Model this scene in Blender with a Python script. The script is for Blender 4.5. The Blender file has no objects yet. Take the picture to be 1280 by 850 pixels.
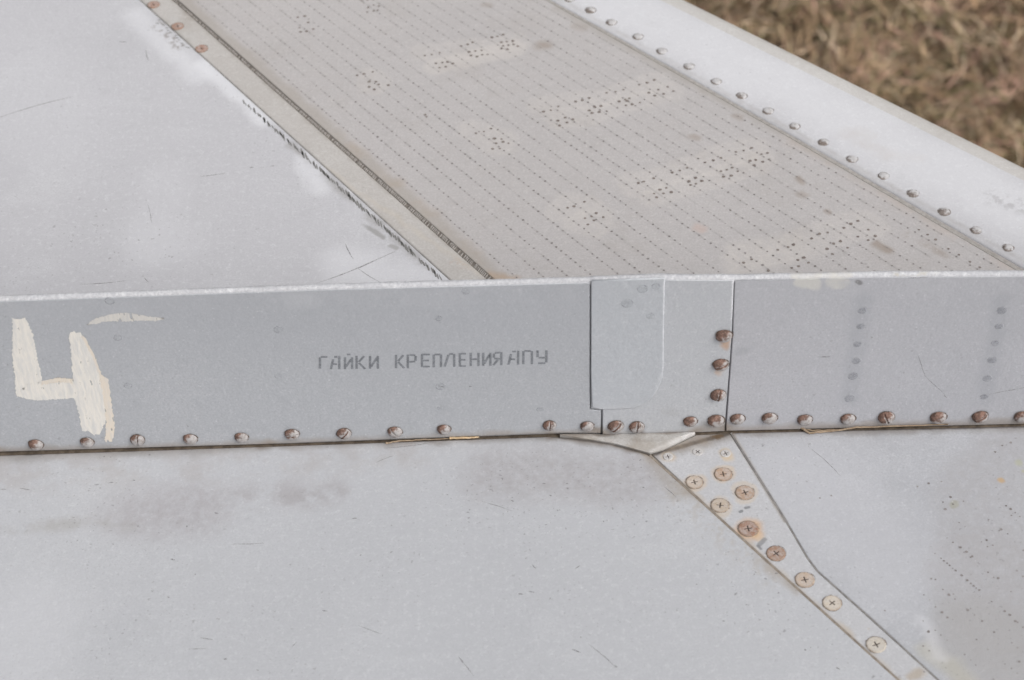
import bpy, bmesh, math, random
import numpy as np
from mathutils import Vector, Matrix, noise as mnoise
random.seed(7); RNG = np.random.default_rng(7)
S = bpy.context.scene
C = S.collection

# ------------------------------------------------------------------ camera
FPX = 2600.0                      # focal length in photo pixels (photo is 1280 wide)
PITCH = math.radians(45.0)        # looking down
ROLL = math.radians(-1.65)
R = Matrix.Rotation(math.pi/2 - PITCH, 3, 'X') @ Matrix.Rotation(ROLL, 3, 'Z')
def ray(px, py): return R @ Vector(((px-640)/FPX, -(py-425)/FPX, -1.0))
CAM = -ray(640, 548) * 1.30       # foot of the fence is the world origin, 1.3 m deep
cd = bpy.data.cameras.new("camera"); cam = bpy.data.objects.new("camera", cd); C.objects.link(cam)
cam.location = CAM; cam.rotation_euler = R.to_euler()
cd.sensor_width = 36; cd.lens = 36*FPX/1280; cd.clip_start = .02; cd.clip_end = 2000
cd.dof.use_dof = True; cd.dof.focus_distance = 1.33; cd.dof.aperture_fstop = 10
S.camera = cam
S.render.resolution_x = 1024; S.render.resolution_y = 680

# ------------------------------------------------------------------ light
SUN_EL, SUN_AZ = math.radians(44), math.radians(130)   # azimuth from +Y towards +X
w = bpy.data.worlds.new("World"); S.world = w; w.use_nodes = True
nt = w.node_tree; nt.nodes.clear()
sky = nt.nodes.new('ShaderNodeTexSky'); sky.sky_type = 'NISHITA'; sky.sun_disc = False
sky.sun_elevation = SUN_EL; sky.sun_rotation = SUN_AZ; sky.dust_density = 5; sky.air_density = 1.2
hs = nt.nodes.new('ShaderNodeHueSaturation'); hs.inputs['Saturation'].default_value = .10
bg = nt.nodes.new('ShaderNodeBackground'); bg.inputs['Strength'].default_value = .13
wo = nt.nodes.new('ShaderNodeOutputWorld')
nt.links.new(sky.outputs[0], hs.inputs['Color']); nt.links.new(hs.outputs[0], bg.inputs['Color'])
nt.links.new(bg.outputs[0], wo.inputs[0])
sl = bpy.data.lights.new("sun", 'SUN'); sl.energy = 1.0; sl.angle = math.radians(45); sl.color = (1, .97, .93)
so = bpy.data.objects.new("sun", sl); C.objects.link(so)
sd = Vector((math.sin(SUN_AZ)*math.cos(SUN_EL), math.cos(SUN_AZ)*math.cos(SUN_EL), math.sin(SUN_EL)))
so.rotation_euler = sd.to_track_quat('Z', 'Y').to_euler(); so.location = (1.5, 2, 4)
S.view_settings.view_transform = 'Standard'; S.view_settings.look = 'None'
S.view_settings.gamma = 1; S.view_settings.use_curve_mapping = False
S.view_settings.exposure = 0.0

# ------------------------------------------------------------------ points on the wing and fence
def at(px, py, z=0.0):            # photo pixel -> point on a level plane
    d = ray(px, py); return CAM + d*((z-CAM.z)/d.z)
def fa(px, py, y=0.0):            # photo pixel -> point on the upright fence face
    d = ray(px, py); return CAM + d*((y-CAM.y)/d.y)

# ------------------------------------------------------------------ materials
def srgb(r, g, b):
    f = lambda c: (c/255/12.92) if c/255 <= .04045 else ((c/255+.055)/1.055)**2.4
    return (f(r), f(g), f(b), 1)
class NT:
    def __init__(s, name):
        s.m = bpy.data.materials.new(name); s.m.use_nodes = True
        s.t = s.m.node_tree; s.t.nodes.clear()
        s.out = s.n('ShaderNodeOutputMaterial'); s.b = s.n('ShaderNodeBsdfPrincipled')
        s.l(s.b.outputs[0], s.out.inputs[0])
        s.pos = s.n('ShaderNodeNewGeometry').outputs['Position']
    def n(s, k): return s.t.nodes.new(k)
    def l(s, a, b): s.t.links.new(a, b)
    def put(s, sock, v):
        if hasattr(v, 'is_output'): s.l(v, sock)
        else: sock.default_value = v
    def math(s, op, a, b=0.0, clamp=False):
        n = s.n('ShaderNodeMath'); n.operation = op; n.use_clamp = clamp
        s.put(n.inputs[0], a); s.put(n.inputs[1], b); return n.outputs[0]
    def vm(s, op, a, b=None, sc=None, o=0):
        n = s.n('ShaderNodeVectorMath'); n.operation = op; s.put(n.inputs[0], a)
        if b is not None: s.put(n.inputs[1], b)
        if sc is not None: s.put(n.inputs['Scale'], sc)
        return n.outputs[o]
    def noise(s, scale, detail=3, rough=.5, vec=None, dist=0, col=False):
        n = s.n('ShaderNodeTexNoise'); n.inputs['Scale'].default_value = scale
        n.inputs['Detail'].default_value = detail; n.inputs['Roughness'].default_value = rough
        n.inputs['Distortion'].default_value = dist
        s.l(vec or s.pos, n.inputs['Vector']); return n.outputs[1 if col else 0]
    def ramp(s, v, a, b, lo=0.0, hi=1.0, smooth=True):
        n = s.n('ShaderNodeMapRange'); n.interpolation_type = 'SMOOTHSTEP' if smooth else 'LINEAR'
        s.put(n.inputs[0], v)
        for i, x in zip((1, 2, 3, 4), (a, b, lo, hi)): s.put(n.inputs[i], x)
        return n.outputs[0]
    def mix(s, fac, a, b, mode='MIX'):
        n = s.n('ShaderNodeMix'); n.data_type = 'RGBA'; n.blend_type = mode
        s.put(n.inputs[0], fac); s.put(n.inputs[6], a); s.put(n.inputs[7], b); return n.outputs[2]
    def warp(s, scale, amt, detail=3):
        c = s.vm('SUBTRACT', s.noise(scale, detail, col=True), (.5, .5, .5))
        return s.vm('ADD', s.pos, s.vm('SCALE', c, sc=amt))
    def seg(s, p, a, b):          # distance to a segment
        a = Vector(a); b = Vector(b); ba = b-a; L = max(ba.dot(ba), 1e-9)
        pa = s.vm('SUBTRACT', p, tuple(a))
        d = s.vm('DOT_PRODUCT', pa, tuple(ba), o=1)
        h = s.math('DIVIDE', d, L, clamp=True)
        q = s.vm('SUBTRACT', pa, s.vm('SCALE', tuple(ba), sc=h))
        return s.vm('LENGTH', q, o=1)
    def bump(s, h, strength, dist, prev=None):
        n = s.n('ShaderNodeBump'); n.inputs['Strength'].default_value = strength
        n.inputs['Distance'].default_value = dist; s.l(h, n.inputs['Height'])
        if prev is not None: s.l(prev, n.inputs['Normal'])
        return n.outputs[0]

SCR = {}
def paint(name, base, dark, light, marks=(), scratches=(), rough=.5, speck=.5, mottle=1.0, dirt=None, grime=.0):
    """weathered aircraft paint.  marks: (a, b, r_in, r_out, colour, strength, warp, speckle)"""
    t = NT(name)
    n1 = t.noise(3.1, 4, .55); n2 = t.noise(13, 5, .6); n3 = t.noise(90, 4, .6)
    col = t.mix(t.ramp(n1, .35, .7, 0, .55*mottle), base, dark)
    col = t.mix(t.ramp(n2, .5, .75, 0, .5*mottle), col, light)
    col = t.mix(t.ramp(n2, .5, .3, 0, .3*mottle), col, dark)
    col = t.mix(t.ramp(n3, .5, .72, 0, .5*mottle), col, dark); col = t.mix(t.ramp(t.noise(240, 4, .7), .48, .7, 0, .75), col, light)
    # vertical-less cloudy smears along the airflow
    sv = t.vm('MULTIPLY', t.warp(4, .05), (5, 40, 5))
    n4 = t.noise(1.0, 4, .6, vec=sv); col = t.mix(t.ramp(n4, .55, .8, 0, .35*mottle), col, light)
    n5 = t.noise(700, 3, .7); col = t.mix(t.ramp(n5, .4, .65, .0, .8), col, dark)
    wp1 = t.warp(60, .010, 4); wp2 = t.warp(22, .030, 4); wp0 = t.warp(300, .0012, 2)
    ns = t.noise(160, 4, .7); nb = t.noise(35, 4, .65)
    for (a, b, r0, r1, c, st, wrp, spk) in marks:
        p = (wp0, wp1, wp2)[wrp]
        m = t.ramp(t.seg(p, a, b), r0, r1, st, 0)
        if spk == 1: m = t.math('MULTIPLY', m, t.ramp(nb, .40, .62))
        if spk == 2: m = t.math('MULTIPLY', m, t.ramp(ns, .45, .62))
        if spk == 3: m = t.math('MULTIPLY', m, t.ramp(ns, .3, .7, .35, 1))
        col = t.mix(m, col, c)
    SCR[t.m.name] = scratches
    # chips and specks: two sizes of voronoi cells, only a few of them on
    grp = t.ramp(t.noise(9, 3, .6), .42, .66, .15, 1)
    sx = t.n('ShaderNodeSeparateXYZ'); t.l(t.warp(350, .003, 2), sx.inputs[0])
    cx = t.n('ShaderNodeCombineXYZ'); t.l(sx.outputs[0], cx.inputs[0]); t.l(t.math('MULTIPLY', t.math('ADD', sx.outputs[1], sx.outputs[2]), 1.6), cx.inputs[1])
    for sc, rad, keep, stt in ((70, .10, .84, .8), (150, .15, .80, .8), (320, .22, .74, .6)):
        v = t.n('ShaderNodeTexVoronoi'); v.voronoi_dimensions = '2D'; v.inputs['Scale'].default_value = sc
        t.l(cx.outputs[0], v.inputs['Vector'])
        cs = t.n('ShaderNodeSeparateColor'); t.l(v.outputs['Color'], cs.inputs[0])
        on = t.ramp(cs.outputs[0], keep, keep+.05)
        rr = t.ramp(cs.outputs[1], 0, 1, rad*.35, rad)
        m = t.ramp(v.outputs['Distance'], t.math('MULTIPLY', rr, .5), rr, 1, 0)
        m = t.math('MULTIPLY', t.math('MULTIPLY', m, on), t.math('MULTIPLY', grp, speck*stt))
        col = t.mix(m, col, srgb(95, 90, 90))
    # pale chalky pin-pricks
    v = t.n('ShaderNodeTexVoronoi'); v.inputs['Scale'].default_value = 260; t.l(t.pos, v.inputs['Vector'])
    cs = t.n('ShaderNodeSeparateColor'); t.l(v.outputs['Color'], cs.inputs[0])
    m = t.math('MULTIPLY', t.ramp(v.outputs['Distance'], .05, .16, .28, 0), t.ramp(cs.outputs[1], .88, .9))
    col = t.mix(m, col, srgb(235, 235, 238))
    if grime:
        col = t.mix(t.math('MULTIPLY', t.ramp(t.noise(18, 5, .7), .5, .72), grime), col, srgb(150, 138, 124))
    t.l(col, t.b.inputs['Base Color'])
    t.l(t.ramp(n2, .3, .7, rough-.07, rough+.12), t.b.inputs['Roughness'])
    t.b.inputs['Specular IOR Level'].default_value = .35
    bp = t.bump(t.noise(2.6, 2, .5), .5, .02)
    bp = t.bump(t.noise(420, 3, .6), .35, .0006, bp)
    bp = t.bump(n3, .25, .0015, bp)
    t.l(bp, t.b.inputs['Normal'])
    return t.m

WHITE = srgb(232, 232, 236); PALE = srgb(222, 222, 226)
DIRT = srgb(112, 98, 84); SOOT_SHADE = srgb(70, 63, 58); TAN = srgb(188, 172, 152)
def L(*pts): return [at(*p) for p in pts]
def sc_at(x0, y0, x1, y1, wd, c, st): return (at(x0, y0), at(x1, y1), wd, c, st)

skin_marks = [
 (at(235,560), at(215,640), .012, .045, WHITE, .0, 2, 0),
 (at(190,300), at(225,300), .006, .035, WHITE, .12, 2, 0),
 (at(205,230), at(190,310), .006, .030, WHITE, .12, 2, 0),
 (at(380,200), at(400,235), .001, .014, WHITE, .45, 1, 0),
 (at(430,330), at(540,350), .002, .03, WHITE, .4, 2, 0),
 (at(170,20), at(250,95), .001, .018, WHITE, .45, 1, 0),
 (at(255,80), at(330,150), .001, .012, WHITE, .6, 1, 0),
 (at(20,110), at(60,160), .01, .08, WHITE, .12, 2, 0),
 (at(260,20), at(120,160), .01, .06, PALE, .0, 2, 0),
 (at(195,30), at(225,60), .001, .007, DIRT, .6, 1, 2),
 (at(365,180), at(545,346), .0, .007, srgb(150,146,142), .5, 1, 1),
 (at(455,282), at(480,296), .001, .003, srgb(150,148,146), .7, 1, 0),
 (at(488,308), at(492,311), .001, .003, srgb(160,158,156), .7, 1, 0),
]
skin_scr = [sc_at(-4,148,92,121,.0009,srgb(120,118,120),.8), sc_at(100,355,158,351,.0008,srgb(115,112,112),.8),
 sc_at(250,220,282,217,.0007,srgb(130,128,130),.6), sc_at(148,52,158,53,.001,srgb(150,140,130),.6),
 sc_at(184,256,190,279,.0006,srgb(140,140,140),.6), sc_at(432,304,441,324,.0009,srgb(120,118,116),.7),
 sc_at(445,334,478,354,.0007,srgb(140,138,136),.7), sc_at(395,353,495,315,.0011,srgb(165,162,160),.6),
 sc_at(182,62,186,76,.0007,srgb(130,128,130),.5), sc_at(338,208,344,207,.001,srgb(120,118,116),.8),
 sc_at(312,210,317,209,.0012,srgb(120,118,116),.7), sc_at(180,347,186,353,.001,srgb(110,108,106),.7)]
M_skin = paint('chalky light grey paint', srgb(202,201,205), srgb(190,189,193), srgb(214,214,217), skin_marks, skin_scr, rough=.45, speck=.55)

strip_marks = [(at(185,5), at(245,66), .006, .013, srgb(196,194,192), .55, 1, 1),
 (at(176,-2), at(236,58), .0, .005, srgb(150,144,136), .6, 1, 1),
 (at(236,90), at(600,345), .0, .004, srgb(200,192,182), .5, 1, 0),
 (at(219,0), at(616,350), .001, .006, srgb(140,130,118), .55, 1, 3),
 (at(570,330), at(580,335), .001, .006, srgb(190,160,140), .6, 1, 2)]
M_strip = paint('tan grey cover strip paint', srgb(196,192,189), srgb(184,179,175), srgb(206,203,200), strip_marks, (), rough=.6, speck=.35, grime=.25)

cream = srgb(210,204,199); brn = srgb(150,134,120)
def z2(x, y): return (320+x/2.2975, y/2.2975)
def z3(x, y): return (640+x/2.297, y/2.297)
def z4(x, y): return (920+x/2.297, y/2.297)
band_marks = []
def bm_(fn, x0, y0, x1, y1, r0, r1, c, st, wr=1, sp=0):
    band_marks.append((at(*fn(x0,y0)), at(*fn(x1,y1)), r0, r1, c, st, wr, sp))
bm_(z2, 315,225, 345,245, .008,.014, cream,.33,2,3); bm_(z2, 480,160, 740,120, .009,.015, cream,.33,2,3)
bm_(z2, 520,190, 740,140, .007,.013, cream,.4); bm_(z2, 640,375, 715,415, .010,.016, cream,.36,2,3)
bm_(z3, 90,310, 410,240, .008,.015, cream,.36,2,3); bm_(z3, 140,350, 460,265, .008,.014, cream,.36,2,3)
bm_(z3, 350,525, 690,430, .010,.016, cream,.38,2,3); bm_(z3, 420,560, 720,465, .009,.015, cream,.36,2,3)
bm_(z3, 140,597, 200,590, .009,.015, cream,.36,2,3); bm_(z3, 215,630, 240,630, .012,.018, cream,.36,2,3)
bm_(z3, 670,750, 800,710, .010,.016, cream,.36,2,3); bm_(z4, 20,750, 370,650, .012,.02, cream,.36,2,3)
bm_(z4, 180,515, 190,520, .001,.005, brn,.55); bm_(z4, 185,555, 195,560, .001,.005, brn,.4)
bm_(z4, 400,700, 440,722, .001,.006, brn,.6); bm_(z4, 490,670, 620,745, .001,.006, brn,.45,1,1)
bm_(z4, 262,610, 268,612, .001,.004, brn,.5); bm_(z3, 520,395, 530,400, .001,.006, brn,.45)
bm_(z3, 635,335, 650,338, .001,.005, brn,.4); bm_(z3, 530,652, 545,658, .001,.006, srgb(200,175,165),.5)
bm_(z2, 660,12, 668,14, .001,.006, brn,.35); bm_(z2, 820,125, 830,128, .001,.006, brn,.3)
bm_(z3, 80,130, 95,128, .002,.009, brn,.35); bm_(z3, 185,75, 200,78, .001,.007, brn,.3)
band_marks.append((at(1000,168), at(1290,338), .004, .02, srgb(198,180,168), .4, 1, 1))
band_marks.append((at(700,10), at(1278,333), .000, .009, srgb(165,158,150), .5, 1, 0))
band_marks.append((at(420,168), at(628,350), .001, .011, srgb(180,160,140), .5, 1, 1))
band_marks.append((at(219,-4), at(622,350), .003, .012, srgb(170,162,154), .6, 1, 0))
band_marks.append((at(615,345), at(640,350), .001, .008, srgb(184,160,138), .6, 1, 0))
M_band = paint('warm grey spot-welded skin paint', srgb(193,189,189), srgb(181,177,176), srgb(202,198,197), band_marks,
   (sc_at(420,115,600,55,.0012,cream,.3), sc_at(390,135,460,105,.001,cream,.3)), rough=.55, speck=.3, grime=.12)

le_marks = [
 (at(1062,170), at(1110,195), .002, .012, srgb(190,184,182), .8, 1, 3), (at(1110,195), at(1150,200), .001, .008, srgb(200,195,194), .6, 1, 3),
 (at(1075,163), at(1090,172), .001, .008, srgb(196,190,186), .5, 1, 3),
 (at(700,1), at(1290,335), .0005, .0045, srgb(176,172,170), .7, 0, 3),
 (at(810,30), at(820,34), .001, .006, srgb(180,178,178), .5, 1, 2),
 (at(760,0), at(1290,270), .01, .045, WHITE, .4, 2, 0),
 (at(1240,250), at(1290,262), .002, .014, srgb(170,168,170), .5, 1, 2)]
M_le = paint('bright white leading edge paint', srgb(208,207,210), srgb(198,197,201), srgb(220,220,223), le_marks, (), rough=.42, speck=.25)
M_nose = paint('cream grey worn nose paint', srgb(208,205,202), srgb(196,192,189), srgb(218,216,214), (), (), rough=.5, speck=.1, grime=.08)

# near skins
fd = []    # dirt along the foot of the fence, with its contact shade painted in
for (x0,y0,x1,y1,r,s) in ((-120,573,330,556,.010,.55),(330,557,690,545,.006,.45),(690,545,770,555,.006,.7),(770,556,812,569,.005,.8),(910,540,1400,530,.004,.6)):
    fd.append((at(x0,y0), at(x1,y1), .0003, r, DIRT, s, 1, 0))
    if x0 > 600 or x0 < 0: fd.append((at(x0,y0), at(x1,y1), .0004, .0022, SOOT_SHADE, .7, 0, 0))  # narrow sooty line that also paints the shade of the gap
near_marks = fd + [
 (at(170,640), at(250,630), .004, .035, srgb(160,154,157), .6, 2, 3),
 (at(290,625), at(420,612), .002, .016, srgb(156,150,152), .6, 2, 1),
 (at(0,660), at(160,655), .001, .009, srgb(160,156,152), .45, 1, 1),
 (at(0,585), at(500,560), .006, .028, srgb(172,167,166), .45, 2, 1),
 (at(620,590), at(800,600), .006, .034, srgb(160,155,157), .65, 2, 3),
 (at(812,569), at(1000,739), .001, .008, srgb(160,148,136), .6, 1, 1),
 (at(850,615), at(960,715), .002, .018, srgb(174,168,162), .45, 1, 2),
 (at(812,569), at(850,615), .001, .012, srgb(150,138,124), .4, 1, 0),
 (at(20,820), at(40,780), .01, .06, srgb(206,206,210), .35, 2, 0),
]
def ng(x0,y0,x1,y1,wd=.0011,st=.8,c=srgb(112,110,112)): return sc_at(x0,y0,x1,y1,wd,c,st)
near_scr = [ng(0,612,8,612), ng(25,611,38,612,.0012), ng(118,606,124,606,.0012), ng(134,604,142,603,.0011), ng(166,600,169,601,.0015),
 ng(186,568,188,569,.0017), ng(268,641,273,642,.0012), ng(233,657,234,659,.0012), ng(213,699,219,700,.0011), ng(209,746,212,747,.0012),
 ng(251,797,266,800,.0012), ng(279,824,284,824,.0012), ng(243,718,245,718,.0012), ng(403,763,410,764,.0011),
 ng(573,820,579,829,.0010), ng(579,829,592,845,.0007,.6), ng(715,812,726,816,.0013), ng(719,711,725,707,.0010), ng(648,742,654,743,.0013),
 ng(661,739,668,741,.0011,.6), ng(665,706,670,711,.0010,.7), ng(686,619,690,620,.0013), ng(725,796,727,797,.0013), ng(735,804,770,836,.0006,.4),
 ng(440,648,446,648,.0011), ng(450,694,452,694,.0012), ng(448,783,478,792,.0006,.4), ng(754,651,755,653,.0011), ng(768,832,772,834,.0012),
 ng(802,609,806,610,.0011,.6), ng(870,730,872,731,.0008), ng(1005,812,1008,813,.0013), ng(1013,809,1014,810,.0011), ng(1045,834,1050,837,.0012),
 ng(365,808,371,803,.0008,.6), ng(235,812,260,811,.0006,.5), ng(830,608,845,622,.0006,.5), ng(600,625,640,640,.0005,.25,WHITE), ng(290,681,330,678,.0006,.4,WHITE),
 ng(480,560,545,552,.0006,.4,DIRT), ng(470,578,492,570,.0006,.5,DIRT)]
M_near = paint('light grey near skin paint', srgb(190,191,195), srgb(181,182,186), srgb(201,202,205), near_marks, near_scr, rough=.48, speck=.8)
strap_marks = [(at(812,569), at(918,540), .0003, .010, DIRT, .6, 1, 0), (at(812,569), at(918,540), .0005, .0025, SOOT_SHADE, .8, 0, 0),  # fence foot dirt plus contact shade painted onto the strap
 (at(845,556), at(910,541), .001, .012, srgb(165,150,132), .55, 1, 1),
 (at(812,570), at(1123,852), .0, .0045, TAN, .55, 1, 0), (at(888,548), at(900,545), .001, .004, srgb(104,84,62), .8, 1, 2),
 (at(913,540), at(981,652), .0, .002, srgb(140,128,116), .6, 0, 0), (at(981,650), at(1180,856), .0, .0018, srgb(120,118,116), .6, 0, 0),
 (at(936,661), at(937,662), .0050, .0115, srgb(204,166,128), .8, 1, 0), (at(946,668), at(948,672), .001, .005, srgb(210,184,152), .5, 1, 0),
 (at(948,682), at(956,674), .0008, .0020, srgb(140,140,142), .8, 0, 0), (at(925,640), at(927,639), .0006, .0014, srgb(120,122,124), .8, 0, 0),
 (at(932,635), at(936,634), .0006, .0014, srgb(125,126,128), .8, 0, 0), (at(948,682), at(951,686), .0004, .0014, srgb(130,130,132), .8, 0, 0),
 (at(1140,846), at(1150,842), .001, .005, srgb(170,150,120), .5, 1, 0), (at(1085,787), at(1086,788), .0004, .002, srgb(178,158,124), .7, 1, 0),
 (at(905,567), at(910,571), .002, .006, srgb(206,186,158), .8, 1, 0), (at(835,571), at(836,573), .0015, .005, srgb(200,184,164), .7, 1, 0),
 (at(872,566), at(873,566), .0018, .005, srgb(190,184,176), .6, 1, 0), (at(868,603), at(869,604), .006, .009, srgb(204,182,155), .5, 1, 0),
 (at(904,593), at(905,594), .006, .009, srgb(206,182,152), .5, 1, 0), (at(931,616), at(932,617), .006, .009, srgb(206,186,160), .4, 1, 0),
 (at(900,632), at(901,633), .006, .0085, srgb(206,186,160), .4, 1, 0)]
M_strap = paint('pale strap paint', srgb(193,193,196), srgb(182,182,185), srgb(205,205,208), strap_marks, (), rough=.48, speck=.35, mottle=.7)
rt_marks = [(at(910,540), at(1420,530), .0003, .007, DIRT, .5, 1, 0), (at(910,540), at(1420,530), .0005, .0022, SOOT_SHADE, .8, 0, 0),  # dirt and painted contact shade at the foot of the right plate
 (at(1310,640), at(1330,760), .055, .075, srgb(170,168,170), .7, 2, 3), (at(1240,720), at(1260,760), .030, .045, srgb(170,168,170), .7, 2, 3),
 (at(1225,800), at(1290,860), .022, .036, srgb(168,166,166), .6, 2, 0), (at(1160,812), at(1210,850), .001, .010, srgb(186,182,168), .5, 1, 0),
 (at(1152,775), at(1175,820), .0, .008, srgb(206,206,210), .5, 1, 0), (at(1271,578), at(1272,579), .0012, .004, srgb(176,176,150), .6, 1, 0),
 (at(1251,600), at(1252,601), .0008, .003, srgb(190,160,120), .8, 1, 0), (at(1275,588), at(1276,588), .0005, .002, srgb(175,172,140), .6, 1, 0),
 (at(1190,628), at(1192,631), .0015, .004, srgb(160,158,140), .6, 1, 0), (at(913,540), at(981,652), .0, .003, srgb(160,146,130), .6, 0, 0),
 (at(1100,700), at(1000,600), .01, .06, srgb(200,200,205), .35, 2, 0)]
M_right = paint('grey near right skin paint', srgb(185,186,190), srgb(172,173,178), srgb(198,199,203), rt_marks, (sc_at(1010,558,1050,595,.0007,srgb(130,130,132),.4),), rough=.48, speck=.5)

# fence
FB = [(0,566),(340,556),(690,543),(752,543),(838,547),(868,540),(907,537),(1280,529)]
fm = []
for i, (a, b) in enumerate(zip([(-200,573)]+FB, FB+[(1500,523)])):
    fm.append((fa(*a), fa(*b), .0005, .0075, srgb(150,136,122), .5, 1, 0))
fence_marks = fm + [
 (fa(-100,385), fa(1400,350), .004, .014, srgb(186,187,191), .35, 1, 1),
 (fa(340,378), fa(500,372), .002, .01, srgb(196,197,200), .4, 1, 1),
 (fa(1005,352), fa(1016,354), .004, .007, srgb(202,200,195), .8, 1, 0), (fa(1045,350), fa(1050,352), .004, .007, srgb(202,200,195), .8, 1, 3),
 (fa(1073,352), fa(1074,353), .001, .003, srgb(110,108,108), .7, 1, 0),
 (fa(1078,375), fa(1062,500), .002, .009, srgb(158,160,166), .35, 1, 0), (fa(1253,375), fa(1230,500), .002, .009, srgb(158,160,166), .35, 1, 0),
 (fa(905,428), fa(903,433), .001, .004, srgb(186,150,120), .7, 1, 0), (fa(926,438), fa(930,438), .002, .005, srgb(160,161,166), .5, 1, 0),
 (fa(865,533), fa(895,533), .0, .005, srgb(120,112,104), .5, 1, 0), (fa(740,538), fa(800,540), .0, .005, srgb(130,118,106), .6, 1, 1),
 (fa(100,380), fa(760,370), .02, .07, srgb(170,172,178), .35, 2, 0),
]
def fs(x0,y0,x1,y1,wd=.0009,st=.7,c=srgb(112,114,118)): return (fa(x0,y0), fa(x1,y1), wd, c, st)
fence_scr = [fs(1024,446,1038,446,.0012), fs(1146,444,1158,470,.0005,.5), fs(1158,470,1180,494,.0005,.5), fs(1236,494,1285,482,.0006,.6),
 fs(1180,494,1184,497,.0014,.5), fs(548,482,556,484,.001,.5), fs(586,483,590,483,.0012,.5), fs(1130,348,1160,346,.0008,.5), fs(1089,421,1091,422,.001,.6), fs(233,532,236,533,.001,.6)]
M_fence = paint('fence mid grey paint', srgb(177,179,183), srgb(165,167,172), srgb(189,190,194), fence_marks, fence_scr, rough=.5, speck=.3, mottle=.8)
M_fence2 = paint('fence right plate paint', srgb(182,182,187), srgb(171,172,177), srgb(192,192,197), fence_marks, (), rough=.5, speck=.3, mottle=.8)
M_patch = paint('patch plate paint', srgb(184,187,192), srgb(176,179,184), srgb(196,198,202), [
 (fa(830,350), fa(829,458), .0, .0018, WHITE, .8, 0, 3), (fa(829,458), fa(818,493), .0002, .0016, WHITE, .7, 0, 3), (fa(818,493), fa(795,509), .0, .0014, srgb(150,152,156), .6, 0, 3), (fa(738,512), fa(800,512), .0, .0012, WHITE, .5, 0, 3),
 (fa(745,508), fa(800,510), .0, .006, srgb(196,197,200), .4, 1, 0)], (fs(771,500,778,500,.001,.6),), rough=.5, speck=.2, mottle=.6)
M_mid = paint('middle plate paint', srgb(186,188,192), srgb(176,178,183), srgb(198,199,202), fm + [
 (fa(917,350), fa(915,398), .0, .0014, WHITE, .85, 0, 3), (fa(905,426), fa(903,434), .001, .0045, srgb(186,150,120), .7, 1, 0),
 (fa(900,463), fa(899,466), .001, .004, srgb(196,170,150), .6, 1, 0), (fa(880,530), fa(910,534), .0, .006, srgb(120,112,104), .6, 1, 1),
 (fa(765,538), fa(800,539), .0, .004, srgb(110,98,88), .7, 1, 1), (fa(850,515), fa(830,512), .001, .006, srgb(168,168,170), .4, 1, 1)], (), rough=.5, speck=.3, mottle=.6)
M_bead = paint('worn white edge paint', srgb(204,204,207), srgb(178,178,183), srgb(224,224,226), [
 (fa(1000,346), fa(1018,348), .004, .007, srgb(206,203,197), .8, 1, 3), (fa(1042,346), fa(1056,348), .004, .007, srgb(206,203,197), .8, 1, 3),
 (fa(1120,345), fa(1170,342), .001, .004, srgb(195,190,180), .8, 1, 2)], (), rough=.6, speck=.15, grime=.1)

def flat(name, c, c2=None, sc=80, rough=.6, metal=0, alpha=None, bump=.0):
    t = NT(name); col = c
    if c2: col = t.mix(t.ramp(t.noise(sc, 4, .65), .35, .65), c, c2)
    t.put(t.b.inputs['Base Color'], col); t.b.inputs['Roughness'].default_value = rough
    t.b.inputs['Metallic'].default_value = metal
    if alpha: t.l(t.ramp(t.noise(alpha[0], 4, .7), alpha[1], alpha[2], alpha[3], alpha[4]), t.b.inputs['Alpha'])
    if bump: t.l(t.bump(t.noise(sc*3, 3, .6), .6, bump), t.b.inputs['Normal'])
    return t.m
M_dark = flat('dirt filled recess', srgb(92,82,72), srgb(122,109,95), 200, .9)
M_seal = flat('old grey sealant', srgb(104,98,93), srgb(134,127,120), 500, .85, bump=.0006)
M_seal2 = flat('soft grey sealant', srgb(158,153,148), srgb(176,171,167), 300, .85, bump=.0004)
M_dash = flat('bare dark weld stitches', srgb(112,110,108), srgb(150,148,146), 900, .6, alpha=(700, .26, .40, 0, 1))
M_dot = flat('dirt in weld dimples', srgb(124,118,116), srgb(156,151,149), 60, .8)
M_hole = flat('deep weld dimples', srgb(120,110,105), srgb(144,135,129), 300, .8)
M_text = flat('faded stencil ink', srgb(118,121,126), srgb(142,145,150), 400, .7, alpha=(1100, .30, .55, .3, 1))
M_straw = flat('dry straw', srgb(168,148,126), srgb(142,122,100), 300, .7)
M_straw2 = flat('pale straw', srgb(214,190,158), srgb(196,168,132), 300, .7)
def brush(name, c, c2, thr):
    t = NT(name)
    v = t.vm('MULTIPLY', t.warp(60, .004), (420, 420, 60))
    g = t.noise(1.0, 4, .65, vec=v)
    t.l(t.mix(t.ramp(g, .35, .7), c, c2), t.b.inputs['Base Color'])
    t.l(t.ramp(t.math('ADD', g, t.math('MULTIPLY', t.noise(140, 3, .6), .6)), thr, thr+.07), t.b.inputs['Alpha'])
    t.b.inputs['Roughness'].default_value = .55
    t.l(t.bump(g, .5, .0005), t.b.inputs['Normal'])
    return t.m
M_num = brush('brushed cream number paint', srgb(230,225,217), srgb(212,210,207), .57)
M_num2 = brush('thick yellowed paint edge', srgb(226,215,200), srgb(218,211,203), .6)
M_smear = brush('thin cream paint smear', srgb(212,208,202), srgb(198,196,194), .64)

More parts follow.
